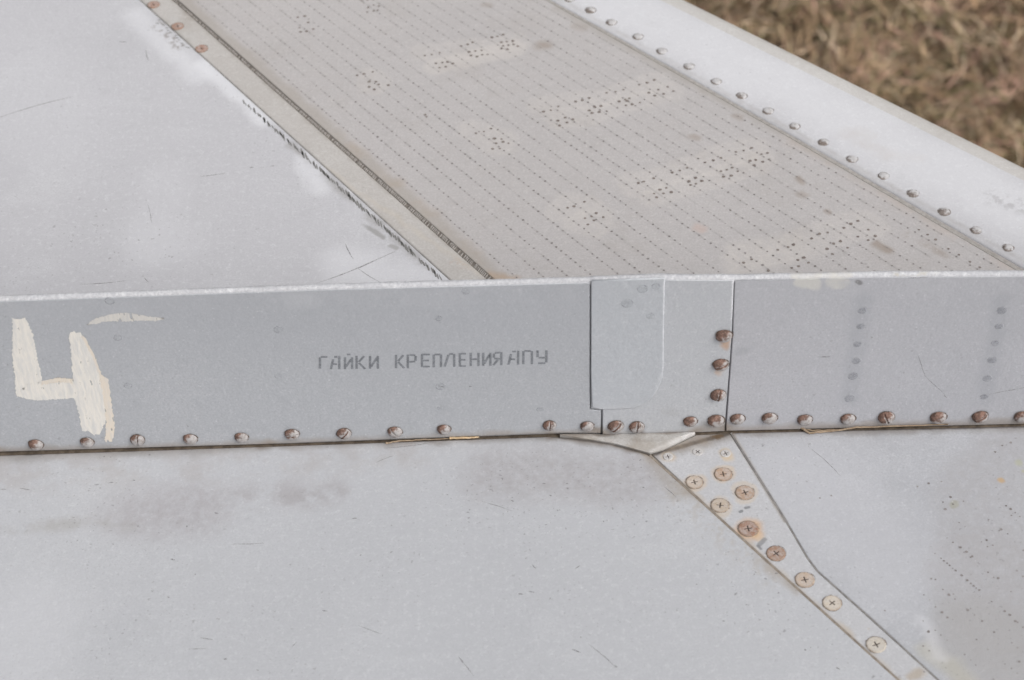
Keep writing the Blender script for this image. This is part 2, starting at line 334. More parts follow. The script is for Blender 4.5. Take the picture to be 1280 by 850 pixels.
def head_mat(name, c1, c2, c3, p1, p2, dr, lo, hi):
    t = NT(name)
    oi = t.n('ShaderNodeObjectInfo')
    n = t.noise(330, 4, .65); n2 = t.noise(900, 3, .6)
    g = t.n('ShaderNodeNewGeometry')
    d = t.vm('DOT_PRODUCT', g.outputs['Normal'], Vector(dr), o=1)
    rust_shade = t.mix(t.ramp(n, .35, .65), c1, c2)  # real rust on the screws, painted-in shade on the rivets
    rust_shade = t.mix(t.ramp(n2, .5, .7, 0, .6), rust_shade, c3)
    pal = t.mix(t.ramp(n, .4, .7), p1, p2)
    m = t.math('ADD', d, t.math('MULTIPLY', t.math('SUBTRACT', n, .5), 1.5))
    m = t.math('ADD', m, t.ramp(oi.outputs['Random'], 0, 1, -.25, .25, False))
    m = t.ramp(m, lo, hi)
    t.l(t.mix(m, pal, rust_shade), t.b.inputs['Base Color']); t.b.inputs['Roughness'].default_value = .85; t.b.inputs['Specular IOR Level'].default_value = .2
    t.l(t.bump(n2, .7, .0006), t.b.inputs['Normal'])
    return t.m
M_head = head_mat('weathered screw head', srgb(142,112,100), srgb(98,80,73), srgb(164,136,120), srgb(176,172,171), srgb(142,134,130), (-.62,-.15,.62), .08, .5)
M_rivet = head_mat('painted rivet head with shaded side', srgb(150,140,134), srgb(118,108,102), srgb(170,162,156), srgb(200,198,199), srgb(180,176,175), (-.75,-.45,-.1), -.1, .3)  # dark lower-left crescent is shade put into the rivet colour
def flush_mat(name, es=.75):
    t = NT(name)
    oi = t.n('ShaderNodeObjectInfo'); n = t.noise(300, 4, .7); n2 = t.noise(1100, 3, .6)
    tc = t.n('ShaderNodeTexCoord').outputs['Object']
    r = t.vm('LENGTH', tc, o=1)
    col = t.mix(t.ramp(n, .3, .7), oi.outputs['Color'], t.mix(.6, oi.outputs['Color'], srgb(200,196,194)))
    col = t.mix(t.ramp(n2, .5, .75, 0, .45), col, srgb(120,94,74))
    edge = t.math('MULTIPLY', t.ramp(r, .0044, .0058), t.ramp(n, .35, .6, .05, es))
    col = t.mix(edge, col, srgb(128,106,84))
    sp = t.n('ShaderNodeSeparateXYZ'); t.l(tc, sp.inputs[0])
    cr = t.math('MULTIPLY', t.ramp(sp.outputs[2], .00012, .0004, .9, 0), t.ramp(r, .0034, .0038, 1, 0))
    col = t.mix(cr, col, srgb(66,56,50))
    t.l(col, t.b.inputs['Base Color']); t.b.inputs['Roughness'].default_value = .7
    t.l(t.bump(n2, .5, .0004), t.b.inputs['Normal'])
    return t.m
M_flush = flush_mat('rusted flush screw head'); M_pflush = flush_mat('painted over screw', .12)
M_ring = flat('rusty stain ring', srgb(120,96,80), srgb(92,78,70), 500, .85, alpha=(500, .35, .6, .15, .95))
M_ringp = flat('faint dirt ring', srgb(138,127,118), srgb(160,150,142), 500, .85, alpha=(300, .38, .66, .0, .8))
M_fring = flat('faint rivet outline', srgb(190,192,196), srgb(166,168,173), 260, .6, alpha=(200, .35, .7, 0, .6))
M_fcore = flat('faint rivet centre', srgb(152,154,160), srgb(166,168,174), 400, .6, alpha=(160, .3, .7, .1, .6))
M_fcore2 = flat('painted rivet centre', srgb(186,188,192), srgb(174,177,182), 400, .6, alpha=(300, .35, .65, 0, .3))

# ------------------------------------------------------------------ mesh helpers
def link(name, me, mats, parent=None):
    o = bpy.data.objects.new(name, me); C.objects.link(o)
    for m in (mats if isinstance(mats, (list, tuple)) else [mats]):
        if m.name not in [x.name for x in me.materials if x]: me.materials.append(m)
    if parent: o.parent = parent
    return o
def mesh(name, V, F, smooth=False, mi=None):
    me = bpy.data.meshes.new(name); me.from_pydata([tuple(v) for v in V], [], F); me.update()
    if smooth: me.polygons.foreach_set('use_smooth', [True]*len(F))
    if mi is not None: me.polygons.foreach_set('material_index', mi)
    return me
def slab(name, poly, off, mat, parent, bev=.0006, seg=2):
    """poly: coplanar outline (world points, top face), off: extrusion to its back"""
    bm = bmesh.new(); off = Vector(off)
    vs = [bm.verts.new(p) for p in poly]; f = bm.faces.new(vs); f.normal_update()
    if f.normal.dot(off) > 0: f.normal_flip()
    top = list(f.edges)
    g = bmesh.ops.extrude_face_region(bm, geom=[f], use_keep_orig=True)
    nv = [e for e in g['geom'] if isinstance(e, bmesh.types.BMVert)]
    bmesh.ops.translate(bm, verts=nv, vec=off)
    bmesh.ops.recalc_face_normals(bm, faces=bm.faces[:])
    if bev: bmesh.ops.bevel(bm, geom=[e for e in top if e.is_valid], offset=bev, segments=seg, affect='EDGES', profile=.5)
    big = sorted(bm.faces, key=lambda q: -q.calc_area())[:2]
    for q in bm.faces: q.smooth = q not in big
    bmesh.ops.triangulate(bm, faces=[q for q in bm.faces if len(q.verts) > 4])
    me = bpy.data.meshes.new(name); bm.to_mesh(me); bm.free()
    return link(name, me, mat, parent)
def tube(name, pts, rad, mat, parent=None, k=6):
    V = []; F = []; pts = [Vector(p) for p in pts]; n = len(pts)
    for i, p in enumerate(pts):
        d = (pts[min(i+1, n-1)]-pts[max(i-1, 0)]).normalized()
        a = d.cross(Vector((0, 0, 1))).normalized(); b = a.cross(d)
        r = rad[i] if isinstance(rad, list) else rad
        for j in range(k):
            t = 2*math.pi*j/k; V.append(p+a*math.cos(t)*r+b*math.sin(t)*r)
    for i in range(n-1):
        for j in range(k):
            F.append((i*k+j, i*k+(j+1) % k, (i+1)*k+(j+1) % k, (i+1)*k+j))
    F.append(tuple(range(k))); F.append(tuple(range((n-1)*k, n*k))[::-1])
    return link(name, mesh(name, V, F, True), mat, parent)
def tag(o, **k):
    for a, b in k.items(): o[a] = b
    return o

def head_mesh(name, rad, hgt, slot, cross=False, ring=1.12, n=26, ringmat=True):
    """screw head on +Z: heightfield over a disc, plus the stain ring under it"""
    V = []; F = []; idx = {}
    rings = 12; seg = 32
    xs = []
    if not slot and not cross:
        for i in range(rings+1):
            r = rad*i/rings
            for j in range(seg):
                t = 2*math.pi*j/seg; z = hgt*math.sqrt(max(0, 1-(i/rings)**2.4))
                V.append((r*math.cos(t), r*math.sin(t), z))
        for i in range(rings):
            for j in range(seg):
                F.append((i*seg+j, (i+1)*seg+j, (i+1)*seg+(j+1) % seg, i*seg+(j+1) % seg))
    else:
        m = n
        for i in range(m+1):
            for j in range(m+1):
                u = -1+2*i/m; v = -1+2*j/m
                x = u*math.sqrt(1-v*v/2); y = v*math.sqrt(1-u*u/2)
                r = min(1, math.hypot(x, y)); z = hgt*math.sqrt(max(0, 1-r**2.6)) if hgt > .001 else hgt*(1-max(0, (r-.88)/.12)**2*.9)
                X = x*rad; Y = y*rad
                if slot and abs(Y) < .00055 and r < .93: z -= .0011
                if cross:
                    if (abs(X) < .00036 and abs(Y) < .0023) or (abs(Y) < .00036 and abs(X) < .0023): z = .00002
                V.append((X, Y, z))
        for i in range(m):
            for j in range(m):
                a = i*(m+1)+j; F.append((a, a+m+1, a+m+2, a+1))
    mi = [0]*len(F); b = len(V); k = 32
    for rr, zz in ((rad*.9, .00025), (rad*ring, .00012)):
        for j in range(k):
            t = 2*math.pi*j/k; V.append((rr*math.cos(t)*(1+.05*math.sin(3*t+1)), rr*math.sin(t)*(1+.05*math.cos(2*t)), zz))
    for j in range(k):
        F.append((b+j, b+k+j, b+k+(j+1) % k, b+(j+1) % k)); mi.append(1)
    return mesh(name, V, F, True, mi)

# ------------------------------------------------------------------ ground and grass
GZ = -1.62
def ground():
    t = NT('dry meadow soil')
    c = t.mix(t.ramp(t.noise(6, 5, .7), .35, .65), srgb(92,74,54), srgb(60,50,38))
    c = t.mix(t.ramp(t.noise(60, 4, .7), .4, .7), c, srgb(128,104,76))
    t.l(c, t.b.inputs['Base Color']); t.b.inputs['Roughness'].default_value = .95
    t.l(t.bump(t.noise(30, 4, .7), 1, .03), t.b.inputs['Normal'])
    V = []; F = []; n = 40; e = 300
    g = lambda i: (abs(i/n*2-1)**3)*(1 if i/n > .5 else -1)*e
    for i in range(n+1):
        for j in range(n+1):
            x, y = g(i), g(j)
            V.append((x, y, GZ-.02+.03*mnoise.noise(Vector((x*.7, y*.7, 0)))))
    for i in range(n):
        for j in range(n):
            a = i*(n+1)+j; F.append((a, a+n+1, a+n+2, a+1))
    o = link('ground', mesh('ground', V, F, True), t.m); o['kind'] = 'structure'
ground()
def grass():
    N = 440000
    # matted tufts: each blade leans out of a tuft centre and sweeps over
    cx = RNG.uniform(-2.2, 5.4, 26000); cy = RNG.uniform(.5, 7.2, 26000)
    tuft = RNG.integers(0, 26000, N)
    ox = RNG.normal(0, .024, N); oy = RNG.normal(0, .024, N)
    x = cx[tuft]+ox; y = cy[tuft]+oy
    lean = RNG.uniform(0, 2*np.pi, 26000)[tuft]+RNG.normal(0, .5, N)
    Lh = RNG.uniform(.03, .10, N); flatn = np.clip(RNG.normal(.72, .2, N), .15, 1.0)
    wd = RNG.uniform(.0007, .0019, N)
    tt = np.array([0, .33, .67, 1.0])
    V = np.zeros((N, 8, 3))
    dx, dy = np.cos(lean), np.sin(lean); sx, sy = -dy, dx
    curl = RNG.normal(0, .18, N)
    for k, t in enumerate(tt):
        out = Lh*t*flatn; up = Lh*(t*(1-flatn*.75)) - .35*Lh*flatn*t*t + .02*np.abs(ox)/.035
        wk = wd*(1-.8*t)
        px_ = x+dx*out+sx*curl*Lh*t*t; py_ = y+dy*out+sy*curl*Lh*t*t; pz = GZ+.005+np.maximum(up, .004)
        for s, q in ((-1, 0), (1, 1)):
            V[:, k*2+q, 0] = px_+sx*wk*s; V[:, k*2+q, 1] = py_+sy*wk*s; V[:, k*2+q, 2] = pz
    base = (np.arange(N)*8)[:, None]
    q = np.array([0, 1, 3, 2, 2, 3, 5, 4, 4, 5, 7, 6])[None, :]
    loops = (base+q).ravel().astype(np.int32)
    me = bpy.data.meshes.new('dry_grass'); me.vertices.add(N*8); me.vertices.foreach_set('co', V.ravel())
    me.loops.add(len(loops)); me.loops.foreach_set('vertex_index', loops)
    me.polygons.add(N*3); me.polygons.foreach_set('loop_start', np.arange(N*3, dtype=np.int32)*4)
    me.update(calc_edges=True)
    pal = np.array([srgb(184,158,126)[:3], srgb(154,126,98)[:3], srgb(206,184,158)[:3], srgb(116,90,72)[:3], srgb(160,144,110)[:3], srgb(106,102,70)[:3], srgb(186,148,132)[:3]])
    ti = RNG.integers(0, 7, 26000)[tuft]; own = RNG.integers(0, 7, N)
    sel = np.where(RNG.random(N) < .45, ti, own)
    c = pal[sel]*RNG.uniform(.75, 1.7, (N, 1))*RNG.uniform(.55, 1.5, 26000)[tuft][:, None]
    ca = np.ones((N, 8, 4)); ca[:, :, :3] = c[:, None, :]
    at_ = me.color_attributes.new('blade', 'FLOAT_COLOR', 'POINT'); at_.data.foreach_set('color', ca.ravel())
    t = NT('dry grass blades'); a = t.n('ShaderNodeAttribute'); a.attribute_name = 'blade'
    t.l(a.outputs['Color'], t.b.inputs['Base Color']); t.b.inputs['Roughness'].default_value = .8
    o = link('dry_grass', me, t.m); tag(o, kind='stuff', label='brown dry meadow grass far below the white leading edge', category='grass')
grass()

# ------------------------------------------------------------------ the wing
wing = bpy.data.objects.new('aircraft_wing', None); C.objects.link(wing); wing.empty_display_size = .1
tag(wing, label='grey painted aircraft wing section crossed by an upright riveted fence', category='aircraft wing')
TH = (0, 0, -.0013)
def xs(y): return 176+1.109*y          # left edge of the cover strip
def xg(y): return 219+1.132*y          # dark groove
RS = [(-700,-1260)]                    # right seam
def xr(y): return 688+1.80*y-.00012*y*y*1.0 if y > 0 else 688+1.84*y
def xe(y): return 901+2.048*y          # leading edge outline
YT = -420; YB = 526
# inner structure below the seams
def P3(x, y, z): return at(x, y, z)
core = [at(-900,YT,-.0014), at(xe(YT)-300,YT,-.0014), at(xe(200)-120,200,-.0014), at(1950,480,-.0014), at(2100,1300,-.0014), at(-900,1300,-.0014)]
slab('inner_structure', core, (0, 0, -.012), M_dark, wing, bev=0)
slab('lower_skin', [p+Vector((0,0,-.078)) for p in core], (0, 0, -.003), M_near, wing, bev=0)
skinL = slab('skin_panel', [at(-900,YT), at(xs(YT)-2,YT), at(xs(0)-1.5,0), at(xs(200)-1.8,200), at(xs(YB)-2.2,YB), at(-900,YB)], TH, M_skin, wing, bev=.0008)
strip = slab('cover_strip', [at(xs(YT),YT,.0002), at(xg(YT)-1,YT,.0002), at(xg(YB)-6,YB,.0002), at(xs(YB),YB,.0002)], TH, M_strip, wing, bev=.0010)
band = slab('welded_skin_panel', [at(xg(YT)+3,YT), at(xr(YT)+6,YT), at(xr(0)+6,0), at(xr(170)+6,170), at(xr(YB)+10,YB), at(xg(YB)+5,YB)], TH, M_band, wing, bev=.0006)
# sealant in the groove and small ribs on it
gv = slab('groove_sealant', [at(xg(YT)-3,YT,-.0012), at(xg(YT)+4,YT,-.0012), at(xg(YB)+8,YB,-.0012), at(xg(YB)-8,YB,-.0012)], (0,0,-.001), M_seal, wing, bev=0)
V = []; F = []
def box_on(c, u, v, z0, z1):           # small raised box with half extents u, v
    b = len(V)
    for z, k in ((z0, 1.0), (z1, .7)):
        for s, t in ((-1,-1), (1,-1), (1,1), (-1,1)): q = c+u*s*k+v*t*k; V.append((q.x, q.y, z))
    for f in ((4,5,6,7), (0,1,5,4), (1,2,6,5), (2,3,7,6), (3,0,4,7)): F.append(tuple(b+i for i in f))
y = -60.0
while y < 352:
    wd = 1.6+max(0, y)*.009
    c = at(xg(y)+random.uniform(-.4, .4), y); d = (at(xg(y+4), y+4)-at(xg(y), y)).normalized(); nrm = Vector((d.y, -d.x, 0))
    if random.random() < .88: box_on(c, (nrm*.9+d*.35)*(wd*.0005), d*.00032, -.0012, -.0002+random.uniform(-.0004, .0002))
    y += 1.25+max(0, y)*.001
ribs = link('sealant_ridges', mesh('sealant_ridges', V, F), M_seal2, wing); ribs['kind'] = 'stuff'
# dark stitches on the edge of the left skin
V = []; F = []
def flatq(c, u, v, z, jag=.25):
    b = len(V); pts = []
    for s, t in ((-1,-.6), (-.3,-1), (1,-.5), (1,.6), (.2,1), (-1,.5)):
        q = c+u*s*(1+random.uniform(-jag, jag))+v*t*(1+random.uniform(-jag, jag)); V.append((q.x, q.y, z))
    F.append(tuple(range(b, b+6)))
y = 128.0
while y < 350:
    k = min(1, (y-120)/60); off = 13-2*k
    dens = .96 if not (318 < y < 326) else .3
    if random.random() < dens:
        c = at(xs(y)-off+random.uniform(-1.3, 1.3), y+random.uniform(-.6, .6))
        u = (at(600+2.2+random.uniform(-1, 1), 300+5.2)-at(600, 300))*.78; u.z = 0
        flatq(c, u*(.55+.45*k)*random.uniform(.7, 1.2), Vector((-u.y, u.x, 0)).normalized()*.00062*random.uniform(.6, 1.4), .00012)
    y += random.uniform(2.2, 3.1)
for (yy0, yy1) in ((25, 60),):
    y = yy0
    while y < yy1:
        c = at(xs(y)-8+random.uniform(-4, 4), y); u = Vector((.0016, -.0006, 0))*random.uniform(.4, 1.2)
        flatq(c, u, Vector((.0002, .0005, 0)), .00012); y += random.uniform(1.5, 5)
st = link('weld_stitches', mesh('weld_stitches', V, F), M_dash, wing); st['kind'] = 'stuff'

# spot weld dimples of the band
V = []; F = []
def dot(c, r, z, k=7):
    b = len(V); a0 = random.random()*6
    for j in range(k):
        t = a0+2*math.pi*j/k; rr = r*random.uniform(.8, 1.15); V.append((c.x+rr*math.cos(t), c.y+rr*math.sin(t), z))
    V.append((c.x, c.y, z+.00004))
    for j in range(k): F.append((b+j, b+(j+1) % k, b+k))
GV = []; GF = []
rows = 20
for i in range(rows):
    t = (i+.8)/(rows+.4)+random.uniform(-.004, .004)
    if i == 9: t += .012
    b0 = len(GV)
    for q in range(46):
        yy = -300+q*15; xx = xg(yy)+8+(xr(yy)-xg(yy)-16)*t
        for sgn in (-1, 1): GV.append(at(xx+sgn*.9, yy-sgn*.7, .00006))
        if q: GF.append((b0+2*q-2, b0+2*q, b0+2*q+1, b0+2*q-1))
    y = -300.0; ph = random.random()*5; step = 4.6
    while y < 372:
        x0 = xg(y)+8; x1 = xr(y)-8; x = x0+(x1-x0)*t
        vis = .5+.5*mnoise.noise(Vector((x*.012, y*.02, i*3.1)))
        if random.random() < .55+.8*vis:
            r = (.00060+.00038*vis)*random.uniform(.8, 1.15)*(1.0 if y > 120 else .85)
            dot(at(x+random.uniform(-.35, .35), y+random.uniform(-.2, .2)), r, .00015)
        y += step*(1+.10*(t-.5))+max(0, y)*.0012
M_line = flat('thin grime in the weld rows', srgb(160,155,153), srgb(168,163,161), 60, .8, alpha=(90, .35, .7, .0, .12))
gl = link('weld_row_grime', mesh('weld_row_grime', GV, GF), M_line, band); gl['kind'] = 'stuff'
sp = link('spot_welds', mesh('spot_welds', V, F), M_dot, band); sp['kind'] = 'stuff'
V = []; F = []
cl = [(z2, [(120,50),(140,47),(125,80),(150,65),(165,84),(128,92),(145,90), (305,3),(320,0),(322,22),(338,15),(353,18),(320,35),(338,32),(350,30),
  (290,217),(310,213),(335,207),(325,235),(345,235),(352,243),(380,245),(325,250),(340,257), (485,160),(505,157),(528,152),(517,182),(535,180),(550,178),(565,183),(527,195),(545,192),
  (590,133),(608,128),(622,122),(612,150),(630,147),(648,145),(665,157),(618,160),(635,163),(650,158), (677,108),(693,105),(710,100),(705,122),(720,120),(738,118),(752,133),(710,132),(725,130),(740,128),(722,142),(705,140),
  (632,383),(655,378),(675,370),(685,398),(705,400),(690,412),(710,408),(725,412),(680,428),(700,427),(486,330),(490,336)]),
 (z3, [(90,321),(112,317),(133,306),(132,347),(153,338),(175,343),(137,361),(158,352), (183,292),(202,288),(222,282),(222,318),(238,308),(255,305),(230,325),(250,322),(272,320),
  (272,267),(297,264),(320,258),(308,292),(325,286),(337,283),(327,303),(345,300),(367,295),(330,290), (365,244),(388,238),(408,230),(393,267),(420,258),(447,250),(410,275),(435,270),(463,262),
  (363,526),(378,522),(407,512),(408,556),(425,545),(443,540),(415,567),(435,556),(457,552), (460,496),(482,490),(503,482),(508,521),(527,511),(512,532),(545,520),(528,528),
  (555,467),(578,461),(600,454),(600,492),(617,488),(632,482),(608,508),(648,492),(630,505), (643,437),(665,433),(688,425),(683,462),(700,460),(716,443),(695,475),(720,465),(738,458),(733,440),
  (160,597),(178,593),(208,580),(210,627),(228,622),(242,612),(218,645),(235,633),(262,624)]),
 (z4, [(22,755),(45,745),(93,778),(120,718),(150,710),(165,703),(178,747),(195,740),(208,755),(180,765),(217,685),(240,672),(263,668),(262,715),(280,700),(300,693),
  (310,655),(330,643),(350,635),(277,730),(380,660),(400,678),(380,690),(350,680),(160,770),(320,712),(525,660),(550,674),(573,688),(610,715),(640,732),(672,752),(700,768)])]
for fn, pts in cl:
    for p in pts: dot(at(*fn(*p)), random.uniform(.0009, .0014), .00022, 9)
hl = link('weld_dimples', mesh('weld_dimples', V, F), M_hole, band); hl['kind'] = 'stuff'

# leading edge panel: raised sheet, then the nose rolls over and down
def le_panel():
    ys = [YT+(600-YT)*i/60 for i in range(61)]
    prof_m = []                       # (blend 0..1 between right seam and crease, drop in mm)
    V = []; F = []; W = 0; mi = []
    for yv in ys:
        a = at(xr(yv)-2, yv, .0); 
        e = at(xe(yv), yv, .0)
        # go across the panel, perpendicular to the leading edge as seen in plan
        d = (at(xe(yv+10), yv+10)-at(xe(yv), yv)).normalized(); n = Vector((-d.y, d.x, 0))
        if n.dot(Vector((1, 1, 0))) < 0: n = -n
        E = e + d*((a-e).dot(d))                                    # outermost visible silhouette point at z=0
        wdt = abs((a-E).dot(n)); a2 = a; n = (E-a).normalized()
        crease = .030
        P = [(a2, -.001), (a2+n*.0003, .0004), (a2+n*.0013, .0013), (a2+n*.0032, .0018)]
        L_ = wdt-crease
        for k in range(1, 9): P.append((a2+n*(.0032+(L_-.0032)*k/8), .0018-.0023*(k/8)**2))
        # nose arc: half ellipse down to the under skin
        z0 = -.0005
        for k in range(1, 17):
            t = math.pi*k/16; P.append((E-n*(crease)+n*(crease+.004)*math.sin(t)*1.0, z0-.04*(1-math.cos(t))))
        W = len(P)
        for p, z in P: V.append((p.x, p.y, z))
    for i in range(len(ys)-1):
        for j in range(W-1):
            a = i*W+j; F.append((a, a+1, a+W+1, a+W)); mi.append(0 if j < 11 else 1)
    me = mesh('leading_edge_panel', V, F, True, mi)
    me.materials.append(M_le); me.materials.append(M_nose)
    o = bpy.data.objects.new('leading_edge_panel', me); C.objects.link(o); o.parent = wing
    bm = bmesh.new(); bm.from_mesh(me); bmesh.ops.recalc_face_normals(bm, faces=bm.faces[:]); bm.to_mesh(me); bm.free()
    return o
le = le_panel()
seamseal = slab('seam_sealant', [at(xr(YT)-7,YT,.0004), at(xr(YT)+2,YT,.0004), at(xr(0)+1,0,.0004), at(xr(170)+1,170,.0004), at(xr(YB)+2,YB,.0004), at(xr(YB)-9,YB,.0004), at(xr(170)-6.5,170,.0004), at(xr(0)-5.5,0,.0004)], (0,0,-.001), M_seal2, wing, bev=.0003)
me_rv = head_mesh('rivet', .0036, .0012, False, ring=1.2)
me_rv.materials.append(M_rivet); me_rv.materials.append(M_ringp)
first = True
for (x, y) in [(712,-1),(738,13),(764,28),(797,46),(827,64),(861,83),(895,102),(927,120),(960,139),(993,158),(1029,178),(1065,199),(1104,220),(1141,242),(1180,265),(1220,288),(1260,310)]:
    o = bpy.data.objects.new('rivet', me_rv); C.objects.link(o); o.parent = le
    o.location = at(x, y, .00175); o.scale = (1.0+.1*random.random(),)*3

# near skins and the strap
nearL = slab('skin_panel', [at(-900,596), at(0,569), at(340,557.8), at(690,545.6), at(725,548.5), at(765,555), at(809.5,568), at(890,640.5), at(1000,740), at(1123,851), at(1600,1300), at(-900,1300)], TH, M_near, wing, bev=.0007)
strap = slab('strap_plate', [at(814,567.5), at(832,562), at(870,543.6), at(912.3,541.4), at(944.8,593.2), at(981,650.7), at(1008.4,697.6), at(1020.8,714.1), at(1088.8,774.6), at(1171.8,850.1), at(1640,1290), at(1604,1300), at(1125.5,850.5), at(1003,739.5), at(893,640)], TH, M_strap, wing, bev=.0006)
nearR = slab('skin_panel', [at(914.4,541.2), at(1280,532.6), at(2100,514), at(2100,1300), at(1660,1290), at(1174.5,850), at(1091,773.5), at(1023,713.5), at(1010.5,697), at(983,650), at(947,592.5)], TH, M_right, wing, bev=.0005)
# faint spot welds on the near right skin
V = []; F = []
for (x, y) in [(478,455),(497,470),(517,487),(537,503),(556,520),(577,538),(596,552),(637,590),(680,622),(697,634),(715,655),(532,410),(553,425),(572,440),(436,514),(475,550),(495,567),(515,582),(557,618),(580,635),(605,655),(645,692),(450,608),(472,626),(490,643),(627,318),(668,350),(690,365),(685,272),(700,283),(715,295),(730,308),(390,208),(427,198),(470,192),(500,243),(543,257),(508,267),(475,260),(482,283),(672,72),(700,62),(648,93),(728,790),(104,238),(66,246),(282,620),(427,690),(658,512),(640,403),(620,386)]:
    dot(at(1000+x/2.657, 530+y/2.657), random.uniform(.0005, .0010), .00015)
for k in range(-5, 8):
    x = 1140.0
    while x < 1420:
        y = 530+455/2.657+(x-1180)*.84+32*k
        if 640 < y < 900 and x > 1150+max(0, (690-y)*.9) and (x-1150)+(y-640)*.2 > 25 and random.random() < .5:
            dot(at(x+random.uniform(-.7, .7), y+random.uniform(-.5, .5)), random.uniform(.00035, .0007), .00012)
        x += 7.3
sp2 = link('spot_welds', mesh('spot_welds', V, F), M_dot, nearR); sp2['kind'] = 'stuff'

M_tan = flat('tan dirty sealant', srgb(152,142,131), srgb(128,118,108), 200, .9, bump=.0005)
M_gry = flat('grey dirty sealant', srgb(122,119,117), srgb(148,144,141), 160, .9, bump=.0005)
def fillet(name, path, wpx, z, mat, par):
    n_ = len(path); Lf = []; Rt = []
    for i, (x, y) in enumerate(path):
        x0, y0 = path[max(0, i-1)]; x1, y1 = path[min(n_-1, i+1)]; dx, dy = x1-x0, y1-y0; l_ = math.hypot(dx, dy)
        nx, ny = dy/l_*wpx/2, -dx/l_*wpx/2
        Lf.append(at(x+nx, y+ny, z)); Rt.append(at(x-nx, y-ny, z))
    return slab(name, Lf+Rt[::-1], (0, 0, -.0009), mat, par, bev=0)
fillet('seam_sealant', [(812,569),(891.5,640.3),(1001.5,739.8),(1124.3,850.8),(1600,1298)], 3.2, -.00022, M_tan, wing)
fillet('seam_sealant', [(914,541),(946,593),(982,650.5),(1009.5,697.3),(1022,713.8),(1090,774),(1173,850),(1640,1285)], 2.4, -.0003, M_gry, wing)
fillet('seam_sealant', [(xs(YT)-1, YT), (xs(0)-.8, 0), (xs(200)-.9, 200), (xs(YB)-1.1, YB)], 2.2, -.0004, M_gry, wing)
# flush cross head screws on the strap and on the cover strip
me_fl = head_mesh('flush_screw', .0058, .0006, False, cross=True, ring=1.10, n=44)
me_fl.materials.append(M_flush); me_fl.materials.append(M_ringp)
me_fx = head_mesh('flush_screw', .0046, .0005, False, cross=True, ring=1.05, n=36)
def flush(me, x, y, z, col, par, ang, s=1.0, name='flush_screw', lab=None):
    o = bpy.data.objects.new(name, me); C.objects.link(o); o.parent = par
    o.location = at(x, y, z); o.rotation_euler = (0, 0, ang); o.color = col; o.scale = (s, s, 1)
    if lab: o['label'] = lab
for (x, y, s, c, ang) in [(868,603,.92,(192,174,156),.2),(904,593,.95,(180,150,126),.1),(931,616,1.0,(172,144,122),.3),(900,632,.98,(184,168,150),-.2),
        (935,661,1.05,(146,104,78),.15),(970,692,1.0,(154,122,102),.6),(1006,725,1.0,(188,168,150),.2),(1040,754,.97,(204,192,176),.7),(1095,806,1.0,(198,190,178),.35)]:
    flush(me_fl, x, y, .0001, srgb(*c), strap, ang, s, lab='dark brown rusted cross head screw with an orange halo' if x == 935 else None)
me_fx.materials.append(M_pflush); me_fx.materials.append(M_strap)
me_fx2 = me_fx
for (x, y, a) in [(835,571,.3),(872,565,.75),(907,567,.4)]: flush(me_fx2, x, y, .0, srgb(190,188,187), strap, a, .7)
for (x, y, c) in [(192,6,(164,124,104)),(222,33,(160,122,102)),(252,61,(164,120,98))]:
    flush(me_fl, x, y, .0003, srgb(*c), strip, .4, .84)

# ------------------------------------------------------------------ the fence
XL, XR = fa(-900, 593).x, fa(1900, 510).x
FT = lambda x: fa(x, 371.5-27.0*x/1280*1.25 if x < 735 else 348-(x-735)*.0105).z - .0035
def fbot(x):
    pts = [(-900,593)]+FB+[(1900,512)]
    for (a, b), (c, d) in zip(pts, pts[1:]):
        if a <= x <= c: return b+(d-b)*(x-a)/(c-a)
    return pts[-1][1]
def ftop(x):
    pts = [(-900,402),(0,372),(400,357.5),(735,348.5),(830,345),(918,345.5),(1100,341.5),(1280,340.5),(1900,330)]
    for (a, b), (c, d) in zip(pts, pts[1:]):
        if a <= x <= c: return b+(d-b)*(x-a)/(c-a)
ez = .004
spine = slab('wing_fence', [fa(-900,ftop(-900)+6,.0025), fa(-900,592,.0025)]+[fa(x, fbot(x)-1.0, .0025) for x in (0,340,690,752,838,868,907,1280,1900)]+
             [fa(x, ftop(x)+6, .0025) for x in (1900,1280,1100,918,830,735,400,0)], (0, .0035, 0), M_fence, wing, bev=0)
def fpanel(name, pts, y, thick, mat, bev=.0006, lab=None):
    o = slab(name, [fa(px, py, y) for px, py in pts], (0, thick, 0), mat, spine, bev)
    if lab: o['label'] = lab
    return o
q = 5
fpanel('fence_plate', [(-900,ftop(-900)+q)]+[(x, ftop(x)+q) for x in (0,400,737.2)]+[(737.2,513),(751,513.5),(751,541.5),(690,541.5),(340,555),(0,565),(-900,592)], 0, .0024, M_fence, lab='long left fence plate with stencilled text and brushed number')
mid = fpanel('fence_plate', [(738.8,ftop(739)+q),(830,ftop(830)+q),(917.4,ftop(917)+q),(914.6,420),(905.8,539.2),(868,541),(838,546),(800,546),(753,543),(753.2,512),(738.6,511)], 0, .0024, M_mid, lab='short middle fence plate with a column of screws')
fpanel('fence_plate', [(918.8,ftop(919)+q),(1100,ftop(1100)+q),(1280,ftop(1280)+q),(1900,ftop(1900)+q),(1900,511),(1280,530.3),(907.2,539),(915.8,420)], 0, .0024, M_fence2, lab='right fence plate with two columns of faint rivets')
arc = [(829.5-44+44*math.cos(t), 458+53*math.sin(t)) for t in [math.pi/2*i/8 for i in range(9)]]
fpanel('doubler_patch', [(739.5,ftop(739)+3),(831,ftop(830)+3),(829.8,410)]+arc+[(770,511.8),(750,512.2),(740,509),(738.6,470)], -.0010, .0010, M_patch, bev=.0006)
